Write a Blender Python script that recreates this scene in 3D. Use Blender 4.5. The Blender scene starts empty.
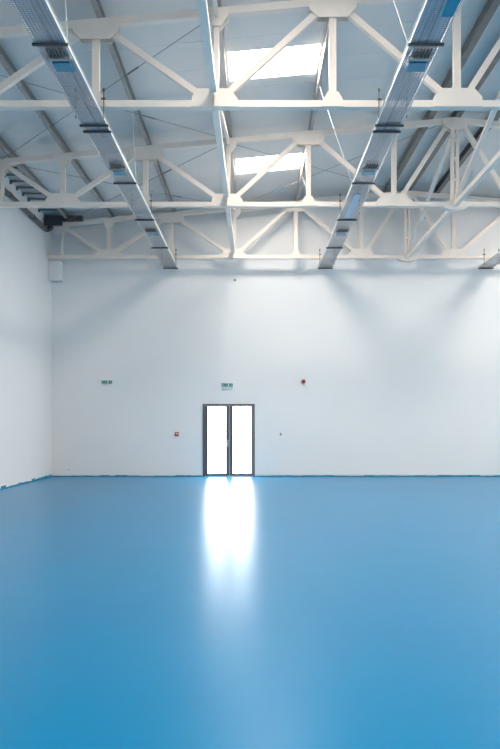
import bpy, bmesh, math, random
from mathutils import Vector, Matrix
random.seed(7)
S = bpy.context.scene
COL = S.collection

# ------------------------------------------------------------------ materials
def new_mat(name):
    m = bpy.data.materials.new(name); m.use_nodes = True
    nt = m.node_tree
    return m, nt, nt.nodes['Principled BSDF']

def principled(name, col, rough=0.5, metal=0.0, var=0.0, scale=4.0, bump=0.0, bscale=60.0, spec=0.5):
    m, nt, b = new_mat(name)
    b.inputs['Base Color'].default_value = (*col, 1)
    b.inputs['Roughness'].default_value = rough
    b.inputs['Metallic'].default_value = metal
    b.inputs['Specular IOR Level'].default_value = spec
    tc = nt.nodes.new('ShaderNodeTexCoord')
    if var > 0:
        n = nt.nodes.new('ShaderNodeTexNoise'); n.inputs['Scale'].default_value = scale
        n.inputs['Detail'].default_value = 4
        r = nt.nodes.new('ShaderNodeMapRange')
        r.inputs['From Min'].default_value = 0.3; r.inputs['From Max'].default_value = 0.7
        r.inputs['To Min'].default_value = 1 - var; r.inputs['To Max'].default_value = 1 + var
        mx = nt.nodes.new('ShaderNodeMix'); mx.data_type = 'RGBA'; mx.blend_type = 'MULTIPLY'
        mx.inputs['Factor'].default_value = 1
        mx.inputs['A'].default_value = (*col, 1)
        nt.links.new(tc.outputs['Object'], n.inputs['Vector'])
        nt.links.new(n.outputs['Fac'], r.inputs['Value'])
        nt.links.new(r.outputs['Result'], mx.inputs['B'])
        nt.links.new(mx.outputs['Result'], b.inputs['Base Color'])
    if bump > 0:
        n2 = nt.nodes.new('ShaderNodeTexNoise'); n2.inputs['Scale'].default_value = bscale
        bp = nt.nodes.new('ShaderNodeBump'); bp.inputs['Strength'].default_value = bump
        bp.inputs['Distance'].default_value = 0.01
        nt.links.new(tc.outputs['Object'], n2.inputs['Vector'])
        nt.links.new(n2.outputs['Fac'], bp.inputs['Height'])
        nt.links.new(bp.outputs['Normal'], b.inputs['Normal'])
    return m

def emission(name, col, strength):
    m, nt, b = new_mat(name)
    b.inputs['Base Color'].default_value = (0.8, 0.8, 0.8, 1)
    b.inputs['Roughness'].default_value = 0.25
    b.inputs['Emission Color'].default_value = (*col, 1)
    b.inputs['Emission Strength'].default_value = strength
    return m

M_WALL = principled('white_plaster', (0.80, 0.80, 0.80), 0.85, var=0.012, scale=0.6, bump=0.05, bscale=40)
M_DECK = principled('roof_sandwich_panel', (0.70, 0.68, 0.655), 0.45, var=0.03, scale=0.8)
M_STEEL = principled('cream_painted_steel', (0.82, 0.725, 0.645), 0.45, var=0.03, scale=3)
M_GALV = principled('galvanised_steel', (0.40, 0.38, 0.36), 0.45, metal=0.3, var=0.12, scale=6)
M_PERF = principled('perforated_galvanised_steel', (0.44, 0.47, 0.52), 0.35, metal=0.9, var=0.06, scale=8)
M_RAIL = principled('bright_tray_rail', (0.85, 0.82, 0.78), 0.4, metal=0.1)
M_DARK = principled('dark_channel_steel', (0.05, 0.058, 0.068), 0.5, metal=0.3)
M_BRK = principled('eave_bracket_steel', (0.13, 0.135, 0.14), 0.5)
M_SHADEGALV = principled('shaded_galvanised_steel', (0.20, 0.185, 0.17), 0.5, metal=0.2, var=0.15, scale=5)  # galvanised steel with the shade at the ridge painted in as a darker tone
M_XROD = principled('dull_zinc_rod', (0.25, 0.24, 0.23), 0.5, metal=0.3)
M_ROD = principled('threaded_rod', (0.12, 0.11, 0.10), 0.5, metal=0.5)
M_WIRE = principled('bright_wire', (0.7, 0.68, 0.66), 0.4, metal=0.3)
M_PIPE = principled('brown_grey_pipe', (0.16, 0.13, 0.125), 0.5)
M_DOORF = principled('anthracite_aluminium', (0.085, 0.088, 0.10), 0.45)
M_CHROME = principled('brushed_handle', (0.6, 0.6, 0.6), 0.3, metal=0.9)
M_GREEN = principled('sign_green', (0.0, 0.20, 0.12), 0.4)
M_WHITEP = principled('white_plastic', (0.8, 0.82, 0.82), 0.4)
M_CLEAR = principled('pale_blue_acrylic', (0.50, 0.62, 0.68), 0.2)
M_RED = principled('alarm_red', (0.28, 0.006, 0.014), 0.4)
M_GREY = principled('grey_plastic', (0.22, 0.23, 0.23), 0.5)
M_BROWN = principled('brown_cable', (0.13, 0.09, 0.075), 0.6)
M_BOX = principled('box_sheet_metal', (0.45, 0.43, 0.42), 0.4, metal=0.3)
M_FLOORREFL = principled('floor_reflection_cover', (0.05, 0.27, 0.38), 0.2)  # blue floor reflection painted in as the covers' base colour
M_TEAL = principled('teal_edge_paint', (0.0, 0.24, 0.40), 0.5, var=0.35, scale=7)
M_FILM = principled('pale_masking_film', (0.60, 0.70, 0.74), 0.4)
M_SKY = emission('daylit_skylight_sheet', (1.0, 0.92, 0.82), 26.0)
M_GATE = emission('daylit_gate_glazing', (1.0, 0.92, 0.82), 1.3)
M_SIDEWIN = emission('daylit_side_window', (1.0, 0.92, 0.82), 2.6)
M_PANE = emission('daylit_door_glass', (1.0, 0.99, 0.97), 11.0)

def floor_mat():
    m, nt, b = new_mat('glossy_blue_epoxy')
    tc = nt.nodes.new('ShaderNodeTexCoord')
    n = nt.nodes.new('ShaderNodeTexNoise'); n.inputs['Scale'].default_value = 0.35; n.inputs['Detail'].default_value = 3
    cr = nt.nodes.new('ShaderNodeValToRGB')
    cr.color_ramp.elements[0].position = 0.35; cr.color_ramp.elements[0].color = (0.0, 0.195, 0.41, 1)
    cr.color_ramp.elements[1].position = 0.65; cr.color_ramp.elements[1].color = (0.0, 0.21, 0.435, 1)
    nt.links.new(tc.outputs['Object'], n.inputs['Vector'])
    nt.links.new(n.outputs['Fac'], cr.inputs['Fac'])
    nt.links.new(cr.outputs['Color'], b.inputs['Base Color'])
    # roller marks: long low ripples across the hall plus a fine orange peel
    mp = nt.nodes.new('ShaderNodeMapping'); mp.inputs['Scale'].default_value = (0.5, 3.0, 1.0)
    n2 = nt.nodes.new('ShaderNodeTexNoise'); n2.inputs['Scale'].default_value = 2.2; n2.inputs['Detail'].default_value = 5
    bp = nt.nodes.new('ShaderNodeBump'); bp.inputs['Strength'].default_value = 0.06; bp.inputs['Distance'].default_value = 0.004
    nt.links.new(tc.outputs['Object'], mp.inputs['Vector'])
    nt.links.new(mp.outputs['Vector'], n2.inputs['Vector'])
    nt.links.new(n2.outputs['Fac'], bp.inputs['Height'])
    nt.links.new(bp.outputs['Normal'], b.inputs['Normal'])
    r = nt.nodes.new('ShaderNodeMapRange')
    r.inputs['To Min'].default_value = 0.276; r.inputs['To Max'].default_value = 0.30
    nt.links.new(n2.outputs['Fac'], r.inputs['Value'])
    nt.links.new(r.outputs['Result'], b.inputs['Roughness'])
    b.inputs['IOR'].default_value = 1.36
    b.inputs['Specular Tint'].default_value = (0.02, 0.55, 1.0, 1)
    return m
M_FLOOR = floor_mat()

# ------------------------------------------------------------------ mesh helpers
def box(bm, x0, x1, y0, y1, z0, z1):
    vs = [bm.verts.new((x, y, z)) for z in (z0, z1) for y in (y0, y1) for x in (x0, x1)]
    for f in ((0, 2, 3, 1), (4, 5, 7, 6), (0, 1, 5, 4), (2, 6, 7, 3), (0, 4, 6, 2), (1, 3, 7, 5)):
        bm.faces.new([vs[i] for i in f])

def bar(bm, p, q, w, h, up=(0, 0, 1)):
    """square bar from p to q; w across, h along 'up'"""
    p, q = Vector(p), Vector(q); d = (q - p).normalized(); up = Vector(up)
    s = d.cross(up).normalized(); u = s.cross(d).normalized()
    ring = []
    for c in (p, q):
        ring.append([bm.verts.new(c + s * a * w / 2 + u * b * h / 2) for a, b in ((-1, -1), (1, -1), (1, 1), (-1, 1))])
    a, b = ring
    for i in range(4):
        j = (i + 1) % 4
        bm.faces.new((a[i], a[j], b[j], b[i]))
    bm.faces.new(a[::-1]); bm.faces.new(b)

def rod(bm, p, q, r, n=8):
    p, q = Vector(p), Vector(q); d = (q - p).normalized()
    t = Vector((0, 0, 1)) if abs(d.z) < 0.9 else Vector((1, 0, 0))
    s = d.cross(t).normalized(); u = s.cross(d)
    A = [bm.verts.new(p + (s * math.cos(2 * math.pi * i / n) + u * math.sin(2 * math.pi * i / n)) * r) for i in range(n)]
    B = [bm.verts.new(q + (s * math.cos(2 * math.pi * i / n) + u * math.sin(2 * math.pi * i / n)) * r) for i in range(n)]
    for i in range(n):
        j = (i + 1) % n; bm.faces.new((A[i], A[j], B[j], B[i]))
    bm.faces.new(A[::-1]); bm.faces.new(B)

def plate_xz(bm, pts, y0, y1):
    A = [bm.verts.new((x, y0, z)) for x, z in pts]
    B = [bm.verts.new((x, y1, z)) for x, z in pts]
    n = len(pts)
    bm.faces.new(A); bm.faces.new(B[::-1])
    for i in range(n):
        j = (i + 1) % n; bm.faces.new((A[j], A[i], B[i], B[j]))

def obj(name, bm, mat, parent=None, smooth=False, bevel=0):
    bmesh.ops.recalc_face_normals(bm, faces=bm.faces[:])
    me = bpy.data.meshes.new(name); bm.to_mesh(me); bm.free()
    me.materials.append(mat)
    if smooth:
        for p in me.polygons: p.use_smooth = True
    o = bpy.data.objects.new(name, me); COL.objects.link(o)
    if parent is not None:
        o.parent = parent
        o.matrix_parent_inverse = Matrix.Translation(-Vector(parent.location))
    if bevel:
        b = o.modifiers.new('bevel', 'BEVEL'); b.width = bevel; b.segments = 2; b.limit_method = 'ANGLE'
    return o

def tag(o, label, cat, group=None, kind=None):
    o['label'] = label; o['category'] = cat
    if group: o['group'] = group
    if kind: o['kind'] = kind
    return o

def thing(name, loc, label, cat, group=None, kind=None):
    o = bpy.data.objects.new(name, None); COL.objects.link(o); o.location = loc
    o.empty_display_size = 0.2
    return tag(o, label, cat, group, kind)

def part(name, mat, parent, fn, **kw):
    bm = bmesh.new(); fn(bm); return obj(name, bm, mat, parent, **kw)

# ------------------------------------------------------------------ dimensions (metres)
XL, XR = -6.3, 15.5          # side walls
YB, YF = 22.9, -9.0          # door wall, rear wall behind the photographer
RX = 4.6                     # ridge
SL = 0.0915
def chord_z(x):              # centre line of a top chord
    return 7.65 + SL * ((x if x <= RX else 2 * RX - x) + 5.9)
def deck_z(x): return chord_z(x) + 0.28
TY = [11.74, 17.05, 22.37]   # trusses

# ------------------------------------------------------------------ shell
def struct(name, bm, mat, label, cat, **kw):
    return tag(obj(name, bm, mat, **kw), label, cat, kind='structure')

bm = bmesh.new(); box(bm, XL - 0.2, XR + 0.2, YF - 0.2, YB + 0.2, -0.15, 0)
struct('floor', bm, M_FLOOR, 'glossy blue epoxy floor of the empty hall', 'floor')

DX0, DX1, DZ = (202.8 - 255) * YB / 740, (254.8 - 255) * YB / 740, 2.25
def gable(bm, xs, zlo, y0, y1):
    pts = [(xs[0], zlo)] + [(xs[-1], zlo)] + [(x, deck_z(x) - 0.002) for x in reversed(xs)]
    plate_xz(bm, pts, y0, y1)
bm = bmesh.new()
gable(bm, [XL, DX0], 0, YB, YB + 0.2)
gable(bm, [DX0, DX1], DZ, YB, YB + 0.2)
gable(bm, [DX1, RX, XR], 0, YB, YB + 0.2)
struct('wall_back', bm, M_WALL, 'tall white end wall with the glazed double door', 'wall')
bm = bmesh.new(); box(bm, XL - 0.2, XL, YF - 0.2, YB + 0.2, 0, deck_z(XL) + 0.1)
struct('wall_left', bm, M_WALL, 'white side wall at the left of the hall', 'wall')
bm = bmesh.new(); box(bm, XR, XR + 0.2, YF - 0.2, YB + 0.2, 0, deck_z(XR) + 0.1)
struct('wall_right', bm, M_WALL, 'white side wall on the right, out of frame', 'wall')
# wall behind the photographer with a large daylit gate
GX0, GX1, GZ = 3.5, 14.5, 6.0
bm = bmesh.new()
gable(bm, [XL, GX0], 0, YF - 0.2, YF)
gable(bm, [GX0, RX, GX1], GZ, YF - 0.2, YF)
gable(bm, [GX1, XR], 0, YF - 0.2, YF)
struct('wall_front', bm, M_WALL, 'white end wall behind the photographer', 'wall')
bm = bmesh.new(); box(bm, GX0, GX1, YF - 0.15, YF - 0.1, 0, GZ)
struct('window_9', bm, M_GATE, 'large glazed gate behind the photographer', 'window')

for i in range(4):
    y0 = 1.0 + i * 5.0
    t = thing('window_%d' % (20 + i), (XR, y0 + 2, 1.2), 'tall daylit window in the right side wall, out of frame', 'window', kind='structure')
    part('window_frame', M_DOORF, t, lambda bm: [box(bm, XR - 0.03, XR - 0.002, y0, y0 + 4, 1.2, 1.26), box(bm, XR - 0.03, XR - 0.002, y0, y0 + 4, 5.14, 5.2),
         box(bm, XR - 0.03, XR - 0.002, y0, y0 + 0.06, 1.26, 5.14), box(bm, XR - 0.03, XR - 0.002, y0 + 3.94, y0 + 4, 1.26, 5.14)])
    part('window_pane', M_SIDEWIN, t, lambda bm: box(bm, XR - 0.02, XR - 0.006, y0 + 0.06, y0 + 3.94, 1.26, 5.14))

# roof deck with skylight openings
SKX = [(-0.50, 1.20), (2 * RX - 1.20, 2 * RX + 0.50)]
SKY = [(19.57 - 5.45 * k - 0.56, 19.57 - 5.45 * k + 0.56) for k in range(6)]
xs = sorted({XL - 0.2, RX, XR + 0.2, *[v for a in SKX for v in a]})
ys = sorted({YF - 0.2, YB + 0.2, *[v for a in SKY for v in a]})
bm = bmesh.new(); vd = {}
def V(x, y):
    k = (x, y)
    if k not in vd: vd[k] = bm.verts.new((x, y, deck_z(x)))
    return vd[k]
for i in range(len(xs) - 1):
    for j in range(len(ys) - 1):
        cx, cy = (xs[i] + xs[i + 1]) / 2, (ys[j] + ys[j + 1]) / 2
        if any(a < cx < b for a, b in SKX) and any(a < cy < b for a, b in SKY): continue
        bm.faces.new((V(xs[i], ys[j]), V(xs[i], ys[j + 1]), V(xs[i + 1], ys[j + 1]), V(xs[i + 1], ys[j])))
o = struct('ceiling', bm, M_DECK, 'pale grey pitched roof deck with skylight openings', 'ceiling')
# make the underside face down, thickness upward
for p in o.data.polygons: pass
so = o.modifiers.new('thickness', 'SOLIDIFY'); so.thickness = 0.10; so.offset = 1.0
me = o.data
if me.polygons[0].normal.z < 0: me.flip_normals()
# faint panel joints, procedural
nt = M_DECK.node_tree; b = nt.nodes['Principled BSDF']
tc = nt.nodes.new('ShaderNodeTexCoord'); wv = nt.nodes.new('ShaderNodeTexWave')
wv.wave_type = 'BANDS'; wv.bands_direction = 'Y'; wv.inputs['Scale'].default_value = 0.3125; wv.inputs['Distortion'].default_value = 0
rp = nt.nodes.new('ShaderNodeValToRGB'); rp.color_ramp.elements[0].position = 0.0; rp.color_ramp.elements[0].color = (0, 0, 0, 1)
rp.color_ramp.elements[1].position = 0.004; rp.color_ramp.elements[1].color = (1, 1, 1, 1)
bp = nt.nodes.new('ShaderNodeBump'); bp.inputs['Distance'].default_value = 0.02; bp.inputs['Strength'].default_value = 0.6
nt.links.new(tc.outputs['Object'], wv.inputs['Vector']); nt.links.new(wv.outputs['Color'], rp.inputs['Fac'])
nt.links.new(rp.outputs['Color'], bp.inputs['Height']); nt.links.new(bp.outputs['Normal'], b.inputs['Normal'])

n = 0
for k, (y0, y1) in enumerate(SKY):
    for s, (x0, x1) in enumerate(SKX):
        n += 1
        lab = {(0, 0): 'bright white skylight sheet nearest the end wall', (1, 0): 'bright white skylight sheet at the top between the first two trusses'}.get(
            (k, s), 'bright white skylight sheet out of frame')
        nm = 'window_%d' % (n if n < 9 else n + 1)
        t = thing(nm, ((x0 + x1) / 2, (y0 + y1) / 2, deck_z((x0 + x1) / 2)), lab, 'skylight', kind='structure')
        def pane(bm):
            vs = [bm.verts.new((x, y, deck_z(x) + 0.04)) for x, y in ((x0, y0), (x1, y0), (x1, y1), (x0, y1))]
            vt = [bm.verts.new(v.co + Vector((0, 0, 0.01))) for v in vs]
            bm.faces.new(vs); bm.faces.new(vt[::-1])
            for i in range(4): bm.faces.new((vs[i], vs[(i + 1) % 4], vt[(i + 1) % 4], vt[i]))
        part('skylight_sheet', M_SKY, t, pane)

# ------------------------------------------------------------------ painted floor edges
bm = bmesh.new()
def edge_run(bm, x0, x1):
    x = x0
    while x < x1 - 1e-6:
        w = min(random.uniform(0.15, 0.5), x1 - x)
        box(bm, x, x + w, YB - 0.012, YB - 0.0005, 0, random.uniform(0.030, 0.052)); x += w
edge_run(bm, XL, DX0 - 0.01)
edge_run(bm, DX1 + 0.01, XR)
struct('baseboard_back', bm, M_TEAL, 'thin teal paint edge at the foot of the end wall', 'baseboard')
bm = bmesh.new(); y = 8.0
while y < YB - 0.02:
    w = min(random.uniform(0.08, 0.35), YB - 0.015 - y)
    h = random.choice([0.025, 0.03, 0.045, 0.06, 0.035, 0.08])
    box(bm, XL + 0.0005, XL + 0.012 + random.uniform(0, 0.02), y, y + w, 0, h); y += w
struct('baseboard_left', bm, M_TEAL, 'ragged teal paint edge at the foot of the left wall', 'baseboard')
bm = bmesh.new(); box(bm, DX1 + 0.01, XR, YB - 0.006, YB - 0.0005, 0.0525, 0.066)
struct('trim_1', bm, M_FILM, 'pale masking strip above the teal edge on the end wall', 'trim')

# ------------------------------------------------------------------ door
door = thing('door_1', ((DX0 + DX1) / 2, YB, 0), 'glazed double door with dark frame in the end wall, white daylight behind', 'door', kind='structure')
F = 0.055
def frame(bm):
    box(bm, DX0, DX0 + F, YB - 0.03, YB + 0.08, 0, DZ)
    box(bm, DX1 - F, DX1, YB - 0.03, YB + 0.08, 0, DZ)
    box(bm, DX0 + F, DX1 - F, YB - 0.03, YB + 0.08, DZ - F * 0.8, DZ)
part('door_frame', M_DOORF, door, frame)
part('threshold', M_CHROME, door, lambda bm: box(bm, DX0 + F, DX1 - F, YB - 0.03, YB + 0.08, 0, 0.02))
mid = (229.4 - 255) * YB / 740
for s in (-1, 1):
    a, b2 = (DX0 + F + 0.004, mid - 0.003) if s < 0 else (mid + 0.003, DX1 - F - 0.004)
    ow, iw = (0.10 if s < 0 else 0.06), 0.108
    if s < 0: p0, p1 = a + ow, b2 - iw
    else: p0, p1 = a + iw, b2 - ow
    z0, z1 = 0.025, DZ - F * 0.8 - 0.004
    def leaf(bm):
        box(bm, a, p0, YB - 0.01, YB + 0.045, z0, z1)
        box(bm, p1, b2, YB - 0.01, YB + 0.045, z0, z1)
        box(bm, p0, p1, YB - 0.01, YB + 0.045, z0, z0 + 0.075)
        box(bm, p0, p1, YB - 0.01, YB + 0.045, z1 - 0.03, z1)
    lf = part('door_leaf', M_DOORF, door, leaf)
    g = part('glass_pane', M_PANE, lf, lambda bm: box(bm, p0 + 0.0, p1 - 0.0, YB + 0.012, YB + 0.024, z0 + 0.075, z1 - 0.03))
    if s < 0:
        def handle(bm):
            box(bm, b2 - 0.06, b2 - 0.03, YB - 0.02, YB - 0.0105, 0.92, 1.14)
            rod(bm, (b2 - 0.045, YB - 0.02, 1.03), (b2 - 0.045, YB - 0.065, 1.03), 0.009)
            rod(bm, (b2 - 0.040, YB - 0.062, 1.03), (b2 - 0.105, YB - 0.062, 1.03), 0.010)
        part('door_handle', M_CHROME, lf, handle)
    else:
        def hinges(bm):
            for z in (0.3, 1.2, 2.0): rod(bm, (DX1 - 0.02, YB - 0.04, z), (DX1 - 0.02, YB - 0.04, z + 0.11), 0.011)
        part('hinge', M_DOORF, lf, hinges)

def fix_children():
    # grandchildren were offset against a parent that itself sits at the origin of its thing
    for o in bpy.data.objects:
        if o.parent and o.parent.parent:
            o.matrix_parent_inverse = Matrix.Identity(4)

# ------------------------------------------------------------------ trusses
NB = [-4.42, -0.65, 3.20]            # large bottom joints (left half)
NT = [-2.52, 1.23]                   # large top joints
BZ0, BZ1 = 6.62, 6.725               # bottom chord
BZ = (BZ0 + BZ1) / 2
def mir(x): return 2 * RX - x
tlabels = ['nearest cream steel roof truss, crossing the top of the picture',
           'second cream steel roof truss, halfway to the end wall',
           'farthest cream steel roof truss, standing close to the end wall']

def make_truss(Y, label):
    t = thing('roof_truss', (RX, Y, BZ0), label, 'truss', 'roof trusses across the hall')
    dy = 0.065
    split = -0.665
    # bottom chord in spliced lengths
    for a, b2 in ((XL + 0.02, split - 0.012), (split + 0.012, mir(split) - 0.012), (mir(split) + 0.012, XR - 0.02)):
        part('bottom_chord', M_STEEL, t, lambda bm: box(bm, a, b2, Y - dy, Y + dy, BZ0, BZ1))
    for s in (0, 1):
        f = (lambda x: x) if s == 0 else mir
        a, b2 = XL + 0.25, RX
        part('top_chord', M_STEEL, t, lambda bm: bar(bm, (f(a), Y, chord_z(a)), (f(b2), Y, chord_z(b2)), 0.12, 0.12))
        for x in (-4.42, -2.52, -0.61, 1.23, 3.20):
            w = 0.08 if x == -0.61 else 0.11
            part('vertical_member', M_STEEL, t, lambda bm: box(bm, f(x) - w / 2, f(x) + w / 2, Y - 0.05, Y + 0.05, BZ1 - 0.0, chord_z(x) - 0.055))
        part('end_post', M_STEEL, t, lambda bm: box(bm, f(-5.82) - 0.035, f(-5.82) + 0.035, Y - 0.045, Y + 0.045, BZ1, chord_z(-5.82) - 0.05))
        dg = [(-4.42, -5.88), (-4.42, -2.52), (-0.65, -2.52), (-0.65, 1.23), (3.20, 1.23), (3.20, RX - 0.03)]
        for xb, xt in dg:
            off = 0.10 if xt > xb else -0.10
            p = Vector((f(xb + off), Y, BZ1 + 0.02)); q = Vector((f(xt - off * 1.3), Y, chord_z(xt) - 0.07))
            part('diagonal_member', M_STEEL, t, lambda bm: bar(bm, p, q, 0.09, 0.10, up=(0, 1, 0)) if False else bar(bm, p, q, 0.09, 0.10))
        # gussets: pairs of plates front and back
        def plates(pts):
            def fn(bm):
                pp = [(f(x), z) for x, z in pts]
                plate_xz(bm, pp, Y - 0.082, Y - 0.067)
                plate_xz(bm, pp, Y + 0.067, Y + 0.082)
            return fn
        for x in NT:
            zc = chord_z(x)
            pts = [(x - 0.37, zc + 0.045 - SL * .37), (x + 0.37, zc + 0.045 + SL * .37), (x + 0.37, zc - 0.12), (x + 0.23, zc - 0.27), (x - 0.23, zc - 0.27), (x - 0.37, zc - 0.14)]
            part('gusset_plate', M_STEEL, t, plates(pts))
            pts = [(x - 0.18, BZ0 + 0.005), (x + 0.18, BZ0 + 0.005), (x + 0.18, BZ0 + 0.07), (x + 0.085, BZ0 + 0.235), (x - 0.085, BZ0 + 0.235), (x - 0.18, BZ0 + 0.07)]
            part('gusset_plate', M_STEEL, t, plates(pts))
        for x in (-4.42, 3.20):
            pts = [(x - 0.385, BZ0 + 0.003), (x + 0.385, BZ0 + 0.003), (x + 0.385, BZ0 + 0.15), (x + 0.26, BZ0 + 0.29), (x - 0.26, BZ0 + 0.29), (x - 0.385, BZ0 + 0.15)]
            part('gusset_plate', M_STEEL, t, plates(pts))
        # spliced joint beside the tie beam
        for a, b2, c in ((-1.01, -0.682, 'l'), (-0.645, -0.255, 'r')):
            if c == 'l': pts = [(a, BZ0 + .003), (b2, BZ0 + .003), (b2, BZ0 + 0.285), (a + 0.11, BZ0 + 0.285), (a + 0.02, BZ0 + 0.17)]
            else: pts = [(a, BZ0 + .003), (b2, BZ0 + .003), (b2 - 0.02, BZ0 + 0.13), (b2 - 0.14, BZ0 + 0.285), (a, BZ0 + 0.285)]
            part('gusset_plate', M_STEEL, t, plates(pts))
        # small top joints
        for x, r in ((-4.42, 0.17), (-0.61, 0.19), (3.2, 0.17)):
            zc = chord_z(x)
            pts = [(x - r * (0.35 if x == -0.61 else 1), zc + 0.03), (x + r, zc + 0.05), (x + r, zc - 0.07), (x + 0.07, zc - 0.24), (x - 0.07, zc - 0.24), (x - r * (0.35 if x == -0.61 else 1), zc - 0.07)]
            part('gusset_plate', M_STEEL, t, plates(pts))
        x = -5.88; zc = chord_z(x)
        pts = [(x - 0.15, zc + 0.06), (x + 0.22, zc + 0.06), (x + 0.22, zc - 0.12), (x + 0.08, zc - 0.30), (x - 0.13, zc - 0.30), (x - 0.22, zc - 0.20), (x - 0.22, zc - .02)]
        part('gusset_plate', M_STEEL, t, plates(pts))
    # ridge joint: twin posts, rounded head plate, round bottom plate
    for s in (-1, 1):
        part('vertical_member', M_STEEL, t, lambda bm: box(bm, RX + s * 0.055 - 0.036, RX + s * 0.055 + 0.036, Y - 0.045, Y + 0.045, BZ1, chord_z(RX) - 0.05))
    def head(bm):
        pts = [(RX + 0.30 * math.cos(a), chord_z(RX) - 0.04 + 0.20 * math.sin(a)) for a in [2 * math.pi * i / 16 for i in range(16)]]
        pts = [(x, min(z, chord_z(x) + 0.055)) for x, z in pts]
        plate_xz(bm, pts, Y - 0.082, Y - 0.067); plate_xz(bm, pts, Y + 0.067, Y + 0.082)
    part('gusset_plate', M_STEEL, t, head)
    for z in (7.2, 7.7, 8.1):
        part('packing_plate', M_STEEL, t, lambda bm: box(bm, RX - 0.05, RX + 0.05, Y - 0.06, Y + 0.02, z, z + 0.06))
    def node(bm):
        pts = [(RX + 0.31 * math.cos(2 * math.pi * i / 24), 6.655 + 0.115 * math.sin(2 * math.pi * i / 24)) for i in range(24)]
        plate_xz(bm, pts, Y - 0.09, Y + 0.09)
    part('node_plate', M_STEEL, t, node)
    return t
for Y, l in zip(TY, tlabels): make_truss(Y, l)

# bearings on the left wall
o = bmesh.new(); box(o, XL + 0.001, XL + 0.37, TY[2] + 0.15, YB - 0.001, 6.02, BZ0 - 0.004)
tag(obj('wall_corbel', o, M_WALL, bevel=0.03), 'pale corbel under the far truss end, in the left wall corner', 'corbel')

# ------------------------------------------------------------------ purlins
plab = {-5.62: 'dark purlin nearest the left wall, running to the end wall',
        -4.36: 'second grey purlin from the left wall',
        -2.46: 'grey purlin above the left cable tray',
        -0.58: 'purlin along the left edge of the skylights',
        1.29: 'purlin along the right edge of the skylights',
        3.14: 'purlin hidden mostly above the right cable tray',
        4.02: 'dark purlin just left of the roof ridge',
        4.66: 'dark purlin directly under the roof ridge',
        5.50: 'dark purlin just right of the roof ridge',
        7.90: 'purlin at the right edge of the picture beyond the ridge'}
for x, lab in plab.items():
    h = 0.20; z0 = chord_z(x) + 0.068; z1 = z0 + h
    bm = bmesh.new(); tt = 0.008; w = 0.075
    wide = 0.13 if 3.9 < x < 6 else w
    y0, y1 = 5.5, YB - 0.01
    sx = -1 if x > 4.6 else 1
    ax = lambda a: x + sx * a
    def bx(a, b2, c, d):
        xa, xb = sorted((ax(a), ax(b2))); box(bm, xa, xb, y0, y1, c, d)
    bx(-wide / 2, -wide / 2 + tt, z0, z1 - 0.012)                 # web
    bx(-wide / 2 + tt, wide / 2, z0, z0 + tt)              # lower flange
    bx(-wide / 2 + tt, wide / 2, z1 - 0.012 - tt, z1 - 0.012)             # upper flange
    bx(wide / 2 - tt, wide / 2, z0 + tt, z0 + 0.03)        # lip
    tag(obj('roof_purlin', bm, M_SHADEGALV if 3.9 < x < 6 else M_GALV), lab, 'purlin', 'purlins under the roof deck')

# eave brackets
k = 0
for bay in ((12.3, 16.6), (17.5, 22.0)):
    y = bay[0]
    while y < bay[1]:
        bm = bmesh.new()
        box(bm, XL + 0.005, -5.68, y - 0.035, y + 0.035, 7.84, 7.875)
        box(bm, XL + 0.005, XL + 0.06, y - 0.035, y + 0.035, 7.79, 7.84)
        tag(obj('eave_bracket', bm, M_BRK), 'short dark bracket in the row between left wall top and first purlin', 'bracket', 'eave brackets along the left wall')
        y += 0.5
bm = bmesh.new(); box(bm, XL + 0.03, -5.15, 22.02, 22.20, 7.70, 7.84); box(bm, XL + 0.03, -5.75, 22.02, 22.12, 7.55, 7.70)
tag(obj('eave_plate', bm, M_DARK), 'dark steel plate in the roof corner above the far truss end', 'steel plate')

# rainwater pipe on the left wall
pp = thing('drain_pipe', (-6.19, 22.0, 7.40), 'brown-grey pipe along the top of the left wall', 'pipe')
part('pipe_run', M_PIPE, pp, lambda bm: rod(bm, (-6.19, 5.5, 7.40), (-6.19, 21.9, 7.40), 0.062, 14), smooth=True)
def elbow(bm):
    pts = [Vector((-6.19, 21.9, 7.40)), Vector((-6.17, 22.0, 7.41)), Vector((-6.12, 22.06, 7.46)), Vector((-6.06, 22.07, 7.53))]
    for a, b2 in zip(pts, pts[1:]): rod(bm, a, b2, 0.075, 14)
part('pipe_elbow', M_DARK, pp, elbow)
for y in (10.4, 13, 15, 18.6, 20.6):
    def clip(bm):
        rod(bm, (-6.19, y, 7.40), (-6.19, y + 0.05, 7.40), 0.075, 14)
        box(bm, XL + .002, -6.2, y, y + 0.05, 7.38, 7.42)
    part('pipe_clip', M_ROD, pp, clip)

# ------------------------------------------------------------------ longitudinal ties and braces
def tie(p, q, w, h, label, name='tie_beam', group='longitudinal steel ties', cat='steel beam', up=(0, 0, 1)):
    bm = bmesh.new(); bar(bm, p, q, w, h, up)
    return tag(obj(name, bm, M_STEEL), label, cat, group)
XT = -0.652
tl = ['steel tie beam from the picture top to the nearest truss', 'steel tie beam between first and second truss, left of the skylight', 'steel tie beam between second and far truss, left of centre']
ends = [(5.6, TY[0] - 0.10), (TY[0] + 0.42, TY[1] - 0.10), (TY[1] + 0.42, TY[2] - 0.10)]
for (a, b2), l in zip(ends, tl):
    t = thing('tie_beam', (XT, a, 6.80), l, 'steel beam', 'longitudinal steel ties')
    part('beam', M_STEEL, t, lambda bm: box(bm, XT - 0.055, XT + 0.055, a, b2 - 0.16, 6.765, 6.875))
    part('end_plate', M_STEEL, t, lambda bm: bar(bm, (XT, b2 - 0.16, 6.82), (XT, b2 + 0.01, 6.82), 0.03, 0.16))
    if a > 6: part('end_plate', M_STEEL, t, lambda bm: bar(bm, (XT, a - 0.33, 6.82), (XT, a, 6.82), 0.03, 0.16))
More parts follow.
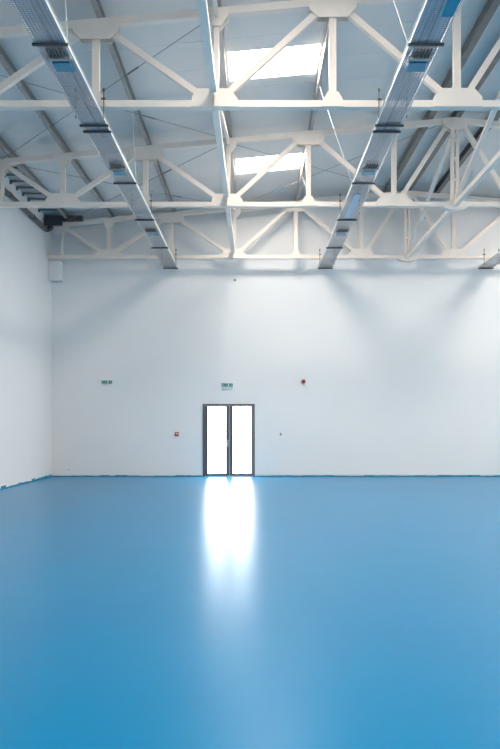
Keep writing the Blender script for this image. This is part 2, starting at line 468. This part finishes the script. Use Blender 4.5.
dl = ['slanting brace rising away above the first tie beam', 'slanting brace behind the nearest truss, left of the skylight', 'slanting brace behind the second truss above the far tie beam']
for (a, b2), l in zip(ends, dl):
    tie((XT + 0.05, a + 0.05, 6.92), (XT + 0.05, b2 - 0.02, chord_z(XT) - 0.08), 0.06, 0.06, l, 'slanting_brace', 'slanting longitudinal braces', 'brace')
# ridge line
for i in (0, 1):
    y0, y1 = TY[i], TY[i + 1]
    tie((RX, y0 + 0.11, 6.66), (RX, y1 - 0.11, 6.66), 0.10, 0.10,
        ['ridge tie between nearest and second truss at right edge', 'ridge tie between second and far truss, ending at round plate'][i])
    tie((RX, y0 + 0.12, chord_z(RX) - 0.20), (RX, y1 - 0.15, 6.78), 0.085, 0.085,
        ['slanting ridge brace dropping to the second truss round plate', 'slanting ridge brace dropping to the far truss round plate'][i],
        'slanting_brace', 'slanting longitudinal braces', 'brace')
    tie((RX - 0.0, y0 + 0.12, 6.78), (RX - 0.0, y0 + 0.12 + (y1 - y0) * 0.001 + 0.02, 6.9), 0.05, 0.05,
        ['short stub post on round plate of nearest truss', 'short stub post on round plate of second truss'][i], 'stub_post', None, 'steel post')

# roof-plane rods with turnbuckles
def xrod(a, b2, label):
    (xa, ya), (xb, yb) = a, b2
    za, zb = chord_z(xa) + (0.02), chord_z(xb) + 0.02
    p, q = Vector((xa, ya, za)), Vector((xb, yb, zb))
    m = p.lerp(q, 0.28); d = (q - p).normalized()
    t = thing('brace_rod', m, label, 'brace rod', 'thin roof bracing rods')
    part('rod', M_XROD, t, lambda bm: rod(bm, p, q, 0.006, 6))
    part('turnbuckle', M_XROD, t, lambda bm: rod(bm, m, m + d * 0.32, 0.016, 8))
e = 0.10
xrod((XT, TY[0] + e), (-5.8, TY[1] - e), 'thin rod from nearest truss centre down left to the second truss end')
xrod((XT, TY[1] - e), (-5.8, TY[0] + e), 'thin rod from second truss by the tie beam to nearest truss left end')
xrod((XT, TY[1] + e), (-5.8, TY[2] - e), 'thin rod from second truss by the tie beam down left to far truss')
xrod((XT, TY[2] - e), (-5.8, TY[1] + e), 'thin rod from far truss by the tie beam to second truss left end')
xrod((XT, TY[1] + e), (RX - .2, TY[2] - e), 'thin rod crossing behind the skylight down right to far truss ridge')
xrod((XT, TY[2] - e), (RX - .2, TY[1] + e), 'thin rod rising from far truss centre to second truss ridge')

# ------------------------------------------------------------------ cable trays
ZT = 6.43
def make_tray(X, y0, label, bars, wires, lit):
    t = thing('cable_tray', (X, 22.86, ZT), label, 'cable tray', 'perforated cable trays under the trusses')
    W = 0.40; ye = 22.86
    def bottom(bm):
        nl = 9; pitch = W / nl
        for i in range(nl + 1):
            x = X - W / 2 + i * pitch
            w = 0.011
            box(bm, max(x - w, X - W / 2), min(x + w, X + W / 2), y0, ye, ZT + 0.022, ZT + 0.024)
        y = y0
        while y < ye:
            vs = [bm.verts.new(c) for c in ((X - W / 2, y, ZT + 0.0205), (X + W / 2, y, ZT + 0.0205), (X + W / 2, y + 0.024, ZT + 0.0205), (X - W / 2, y + 0.024, ZT + 0.0205))]
            bm.faces.new(vs)
            vs = [bm.verts.new(v.co + Vector((0, 0, 0.001))) for v in vs]
            bm.faces.new(vs[::-1])
            y += 0.046
    part('perforated_base', M_PERF, t, bottom)
    for s in (-1, 1):
        def rail(bm):
            x = X + s * W / 2
            box(bm, min(x, x + s * .004), max(x, x + s * .004), y0, ye, ZT + 0.018, ZT + 0.068)
            box(bm, min(x, x + s * .018), max(x, x + s * .018), y0, ye, ZT + 0.068, ZT + 0.073)
        part('side_rail', M_RAIL, t, rail)
    for y in bars:
        c = part('cross_bar', M_DARK, t, lambda bm: box(bm, X - W / 2 - 0.03, X + W / 2 + 0.03, y - 0.019, y + 0.019, ZT - 0.012, ZT + 0.017))
    for Y in TY:
        if Y - 0.1 < y0: continue
        for s in (-1, 1):
            def hang(bm):
                x = X + s * (W / 2 + 0.012)
                yy = Y - 0.09
                rod(bm, (x + s * .008, yy, ZT + 0.0), (x + s * .008, yy, BZ1 + 0.16), 0.008, 6)
                rod(bm, (x + s * .008, yy, BZ1 + 0.13), (x + s * .008, yy, BZ1 + 0.17), 0.02, 8)
                box(bm, x - .03, x + .03, yy - 0.02, Y + 0.09, BZ1 + 0.002, BZ1 + 0.022)
            part('hanger_rod', M_ROD, t, hang)
    for (y, x, s) in wires:
        part('hanger_wire', M_WIRE, t, lambda bm: rod(bm, (X + s * (W / 2 + 0.02), y, ZT), (x, y, chord_z(x) + 0.075), 0.006, 6))
    return t
bars = [6.7, 9.42, 11.66, 12.02, 14.8, 17.0, 17.4, 20.2, 22.3, 22.7]
bars = [6.7, 9.40, 11.95, 12.2, 14.80, 17.45, 20.2, 22.82]
make_tray(-2.60, 6.0, 'perforated cable tray on the left, running from the top left corner to the end wall', bars,
          [(9.40, -2.46, 1), (14.8, -2.46, 1), (20.2, -2.46, 1)], 1)
make_tray(2.17, 6.0, 'perforated cable tray right of the skylights, running to the end wall', bars,
          [(9.40, 1.29, -1), (14.8, 1.29, -1), (20.2, 1.29, -1)], 1)
make_tray(7.12, 16.0, 'perforated cable tray entering at the right edge, ending at the end wall', [17.45, 20.2, 22.82],
          [(17.45, 7.90, 1), (20.2, 7.90, 1)], 0)

def jbox(X, Y, label):
    t = thing('junction_box', (X, Y, ZT + 0.026), label, 'junction box', 'junction boxes hung in the cable trays')
    z = ZT + 0.026
    part('box_body', M_BOX, t, lambda bm: box(bm, X - 0.13, X + 0.15, Y - 0.40, Y - 0.06, z, z + 0.09), bevel=0.008)
    # glossy cover hung under the base, blue of the mirrored floor in its colour
    def cover(bm):
        z2 = ZT - 0.004
        pts = [(X - 0.11, Y - 0.12), (X + 0.12, Y - 0.12), (X + 0.15, Y + 0.12), (X - 0.11, Y + 0.12)]
        A = [bm.verts.new((x, y, z2)) for x, y in pts]; B = [bm.verts.new((x, y, z2 + 0.02)) for x, y in pts]
        bm.faces.new(A); bm.faces.new(B[::-1])
        for i in range(4): bm.faces.new((A[i], A[(i + 1) % 4], B[(i + 1) % 4], B[i]))
    part('cover', M_FLOORREFL, t, cover, bevel=0.004)
    for i in range(5):
        x = X - 0.08 + i * 0.045
        part('cable', M_BROWN, t, lambda bm: (rod(bm, (x, Y - 0.50, ZT - 0.004), (x, Y - 0.30, ZT - 0.010), 0.012, 8), rod(bm, (x, Y - 0.30, ZT - 0.010), (x, Y - 0.28, z + 0.02), 0.012, 8)))
    part('mounting_plate', M_BOX, t, lambda bm: box(bm, X - 0.14, X + 0.16, Y - 0.34, Y - 0.20, ZT - 0.012, ZT - 0.002) if False else box(bm, X - 0.15, X + 0.16, Y - 0.27, Y - 0.22, ZT - 0.022, ZT + 0.018))
ln = ['near the top of the picture', 'between first and second truss', 'near the end wall']
for i, Y in enumerate((10.0, 14.2, 18.75)):
    jbox(-2.60, Y, 'junction box, floor reflection painted blue on its cover, in the left cable tray, ' + ln[i])
    jbox(2.17, Y, 'junction box, floor reflection painted blue on its cover, in the right cable tray, ' + ln[i])
bm = bmesh.new(); box(bm, 2.17 + 0.02, 2.17 + 0.17, 8.25, 8.75, ZT - 0.004, ZT + 0.016)
tag(obj('tray_cover', bm, M_FLOORREFL), 'short plate with painted blue floor reflection under the right tray at the picture top', 'cover plate')
bm = bmesh.new(); box(bm, 2.17 - 0.09, 2.17 + 0.05, 15.5, 17.25, ZT - 0.004, ZT + 0.016)
tag(obj('tray_cover', bm, principled('pale_floor_reflection_cover', (0.42, 0.58, 0.72), 0.3)), 'long strip with painted pale blue floor reflection under the right tray before the second truss', 'cover plate')  # pale blue stands in for the floor mirrored in a glossy cover
# round brown cable coils seen on the tray base
for X, Y, l in ((2.10, 15.2, 'brown cable coil on the right tray above the long pale strip'), (-2.62, 13.62, 'brown cable coil on the left tray before the second truss')):
    bm = bmesh.new()
    for r in (0.05, 0.07):
        for i in range(20):
            a, b2 = 2 * math.pi * i / 20, 2 * math.pi * (i + 1) / 20
            rod(bm, (X + r * math.cos(a), Y + 1.6 * r * math.sin(a), ZT + 0.034), (X + r * math.cos(b2), Y + 1.6 * r * math.sin(b2), ZT + 0.034), 0.0095, 6)
    tag(obj('cable_coil', bm, M_BROWN), l, 'cable')
# cables lying in the trays
for X, lab in ((-2.60, 'bundle of cables lying in the left tray'), (2.17, 'bundle of cables lying in the right tray')):
    bm = bmesh.new()
    for dx in (-0.03, -0.005, 0.03):
        prev = None; y = 6.0
        while y < 13.2:
            c = Vector((X + dx + 0.02 * math.sin(y * 1.3 + dx * 60), y, ZT + 0.036))
            if prev is not None: rod(bm, prev, c, 0.009, 5)
            prev = c; y += 0.4
    # routed above the junction boxes' bodies
    o = tag(obj('cable_bundle', bm, M_DARK), lab, 'cable')
    o.location.z = 0.10

# ------------------------------------------------------------------ things on the end wall
def P(px, py): return ((px - 255) * YB / 740, 1.6 + (425 - py) * YB / 740)
def running_man(bm, x, z, s, y):
    def seg(a, b2, w):
        bar(bm, (x + a[0] * s, y, z + a[1] * s), (x + b2[0] * s, y, z + b2[1] * s), 0.004, w * s, up=(0, 0, 1) if abs(a[0] - b2[0]) > 1e-3 else (1, 0, 0))
    rod(bm, (x + 0.12 * s, y - 0.002, z + 0.34 * s), (x + 0.12 * s, y + 0.002, z + 0.34 * s), 0.09 * s, 10)
    seg((0.05, 0.25), (-0.05, -0.05), 0.16)
    seg((-0.05, -0.05), (0.15, -0.2), 0.09); seg((0.15, -0.2), (0.1, -0.42), 0.08)
    seg((-0.05, -0.05), (-0.15, -0.25), 0.09); seg((-0.15, -0.25), (-0.38, -0.3), 0.08)
    seg((0.05, 0.2), (0.28, 0.08), 0.07); seg((0.03, 0.2), (-0.22, 0.1), 0.07)
def exit_sign(px, py, label, hung):
    x, z = P(px, py)
    t = thing('exit_sign', (x, YB, z - 0.05), label, 'exit sign', 'green emergency exit signs')
    part('sign_housing', M_WHITEP, t, lambda bm: box(bm, x - 0.175, x + 0.175, YB - 0.05, YB - 0.001, z + 0.045, z + 0.085), bevel=0.004)
    g = part('green_panel', M_GREEN, t, lambda bm: box(bm, x - 0.16, x + 0.16, YB - 0.030, YB - 0.022, z - 0.045, z + 0.043))
    y = YB - 0.0325
    part('running_figure', M_WHITEP, g, lambda bm: running_man(bm, x - 0.045, z, 0.07, y))
    part('doorway_symbol', M_WHITEP, g, lambda bm: box(bm, x + 0.012, x + 0.052, y - .002, y + .002, z - 0.034, z + 0.034))
    for s in (-1, 1):
        def arrow(bm):
            bar(bm, (x + s * 0.085, y, z), (x + s * 0.125, y, z), 0.004, 0.009)
            bar(bm, (x + s * 0.138, y, z - 0.003), (x + s * 0.112, y, z + 0.024), 0.004, 0.008)
            bar(bm, (x + s * 0.138, y, z + 0.003), (x + s * 0.112, y, z - 0.024), 0.004, 0.008)
        part('arrow_symbol', M_WHITEP, g, arrow)
    if hung:
        part('acrylic_lip', M_CLEAR, t, lambda bm: box(bm, x - 0.16, x + 0.16, YB - 0.028, YB - 0.022, z - 0.13, z - 0.046))
    else:
        part('acrylic_lip', M_CLEAR, t, lambda bm: box(bm, x - 0.16, x + 0.16, YB - 0.028, YB - 0.022, z - 0.06, z - 0.046))
exit_sign(107, 382, 'green exit sign on the end wall, left of the door by the corner', False)
exit_sign(227.5, 385, 'green exit sign on the wall directly above the double door', True)

x, z = P(303.5, 381.5)
t = thing('alarm_siren', (x, YB, z - 0.06), 'round dark red fire siren on the wall, upper right of the door', 'fire alarm')
part('siren_body', M_RED, t, lambda bm: rod(bm, (x, YB - 0.075, z), (x, YB - 0.012, z), 0.062, 24), bevel=0.012)
part('base_ring', M_WHITEP, t, lambda bm: rod(bm, (x, YB - 0.012, z), (x, YB - 0.001, z), 0.072, 24))
x, z = P(176.8, 434)
t = thing('call_point', (x, YB, z - 0.06), 'small red square fire call point left of the door', 'call point')
part('call_housing', M_RED, t, lambda bm: box(bm, x - 0.06, x + 0.06, YB - 0.05, YB - 0.001, z - 0.06, z + 0.06), bevel=0.008)
part('glass_window', M_WHITEP, t, lambda bm: box(bm, x - 0.022, x + 0.045, YB - 0.054, YB - 0.050, z - 0.005, z + 0.022))
x, z = P(280.5, 434.5)
t = thing('wall_switch', (x, YB, z - 0.05), 'small grey switch on the wall right of the door', 'switch')
part('switch_plate', M_WHITEP, t, lambda bm: box(bm, x - 0.04, x + 0.04, YB - 0.012, YB - 0.001, z - 0.11, z + 0.06), bevel=0.003)
part('key_barrel', M_GREY, t, lambda bm: box(bm, x - 0.022, x + 0.028, YB - 0.035, YB - 0.012, z - 0.03, z + 0.05), bevel=0.004)
x, z = P(235, 280.2)
t = thing('smoke_detector', (x, YB, z - 0.04), 'tiny grey round detector high on the end wall under the truss', 'detector')
part('detector_base', M_WHITEP, t, lambda bm: rod(bm, (x, YB - 0.012, z), (x, YB - 0.001, z), 0.055, 18))
part('detector_head', M_GREY, t, lambda bm: rod(bm, (x, YB - 0.05, z), (x, YB - 0.012, z), 0.038, 18), bevel=0.008)
x, z = P(69, 469.8)
t = thing('wall_socket', (x, YB, z - 0.04), 'tiny pale socket low on the end wall near the left corner', 'socket')
part('socket_plate', M_WHITEP, t, lambda bm: box(bm, x - 0.04, x + 0.04, YB - 0.010, YB - 0.001, z - 0.04, z + 0.04), bevel=0.003)
part('socket_face', M_GREY, t, lambda bm: rod(bm, (x, YB - 0.012, z), (x, YB - 0.010, z), 0.018, 14))

fix_children()

# ------------------------------------------------------------------ world, camera, output look
w = bpy.data.worlds.new('overcast_sky'); S.world = w; w.use_nodes = True
bg = w.node_tree.nodes['Background']; bg.inputs['Color'].default_value = (0.85, 0.92, 1.0, 1); bg.inputs['Strength'].default_value = 1.0

cam = bpy.data.cameras.new('camera'); co = bpy.data.objects.new('camera', cam); COL.objects.link(co)
co.location = (0, 0, 1.6); co.rotation_euler = (math.pi / 2, 0, 0)
cam.sensor_fit = 'VERTICAL'; cam.sensor_height = 36.0; cam.sensor_width = 24.0
cam.lens = 740 / 749 * 36.0
cam.shift_x = -5 / 749; cam.shift_y = 50.5 / 749
cam.clip_end = 200
S.camera = co
vs = S.view_settings
vs.view_transform = 'Standard'; vs.look = 'None'; vs.gamma = 1.0; vs.use_curve_mapping = False
vs.exposure = 0.55
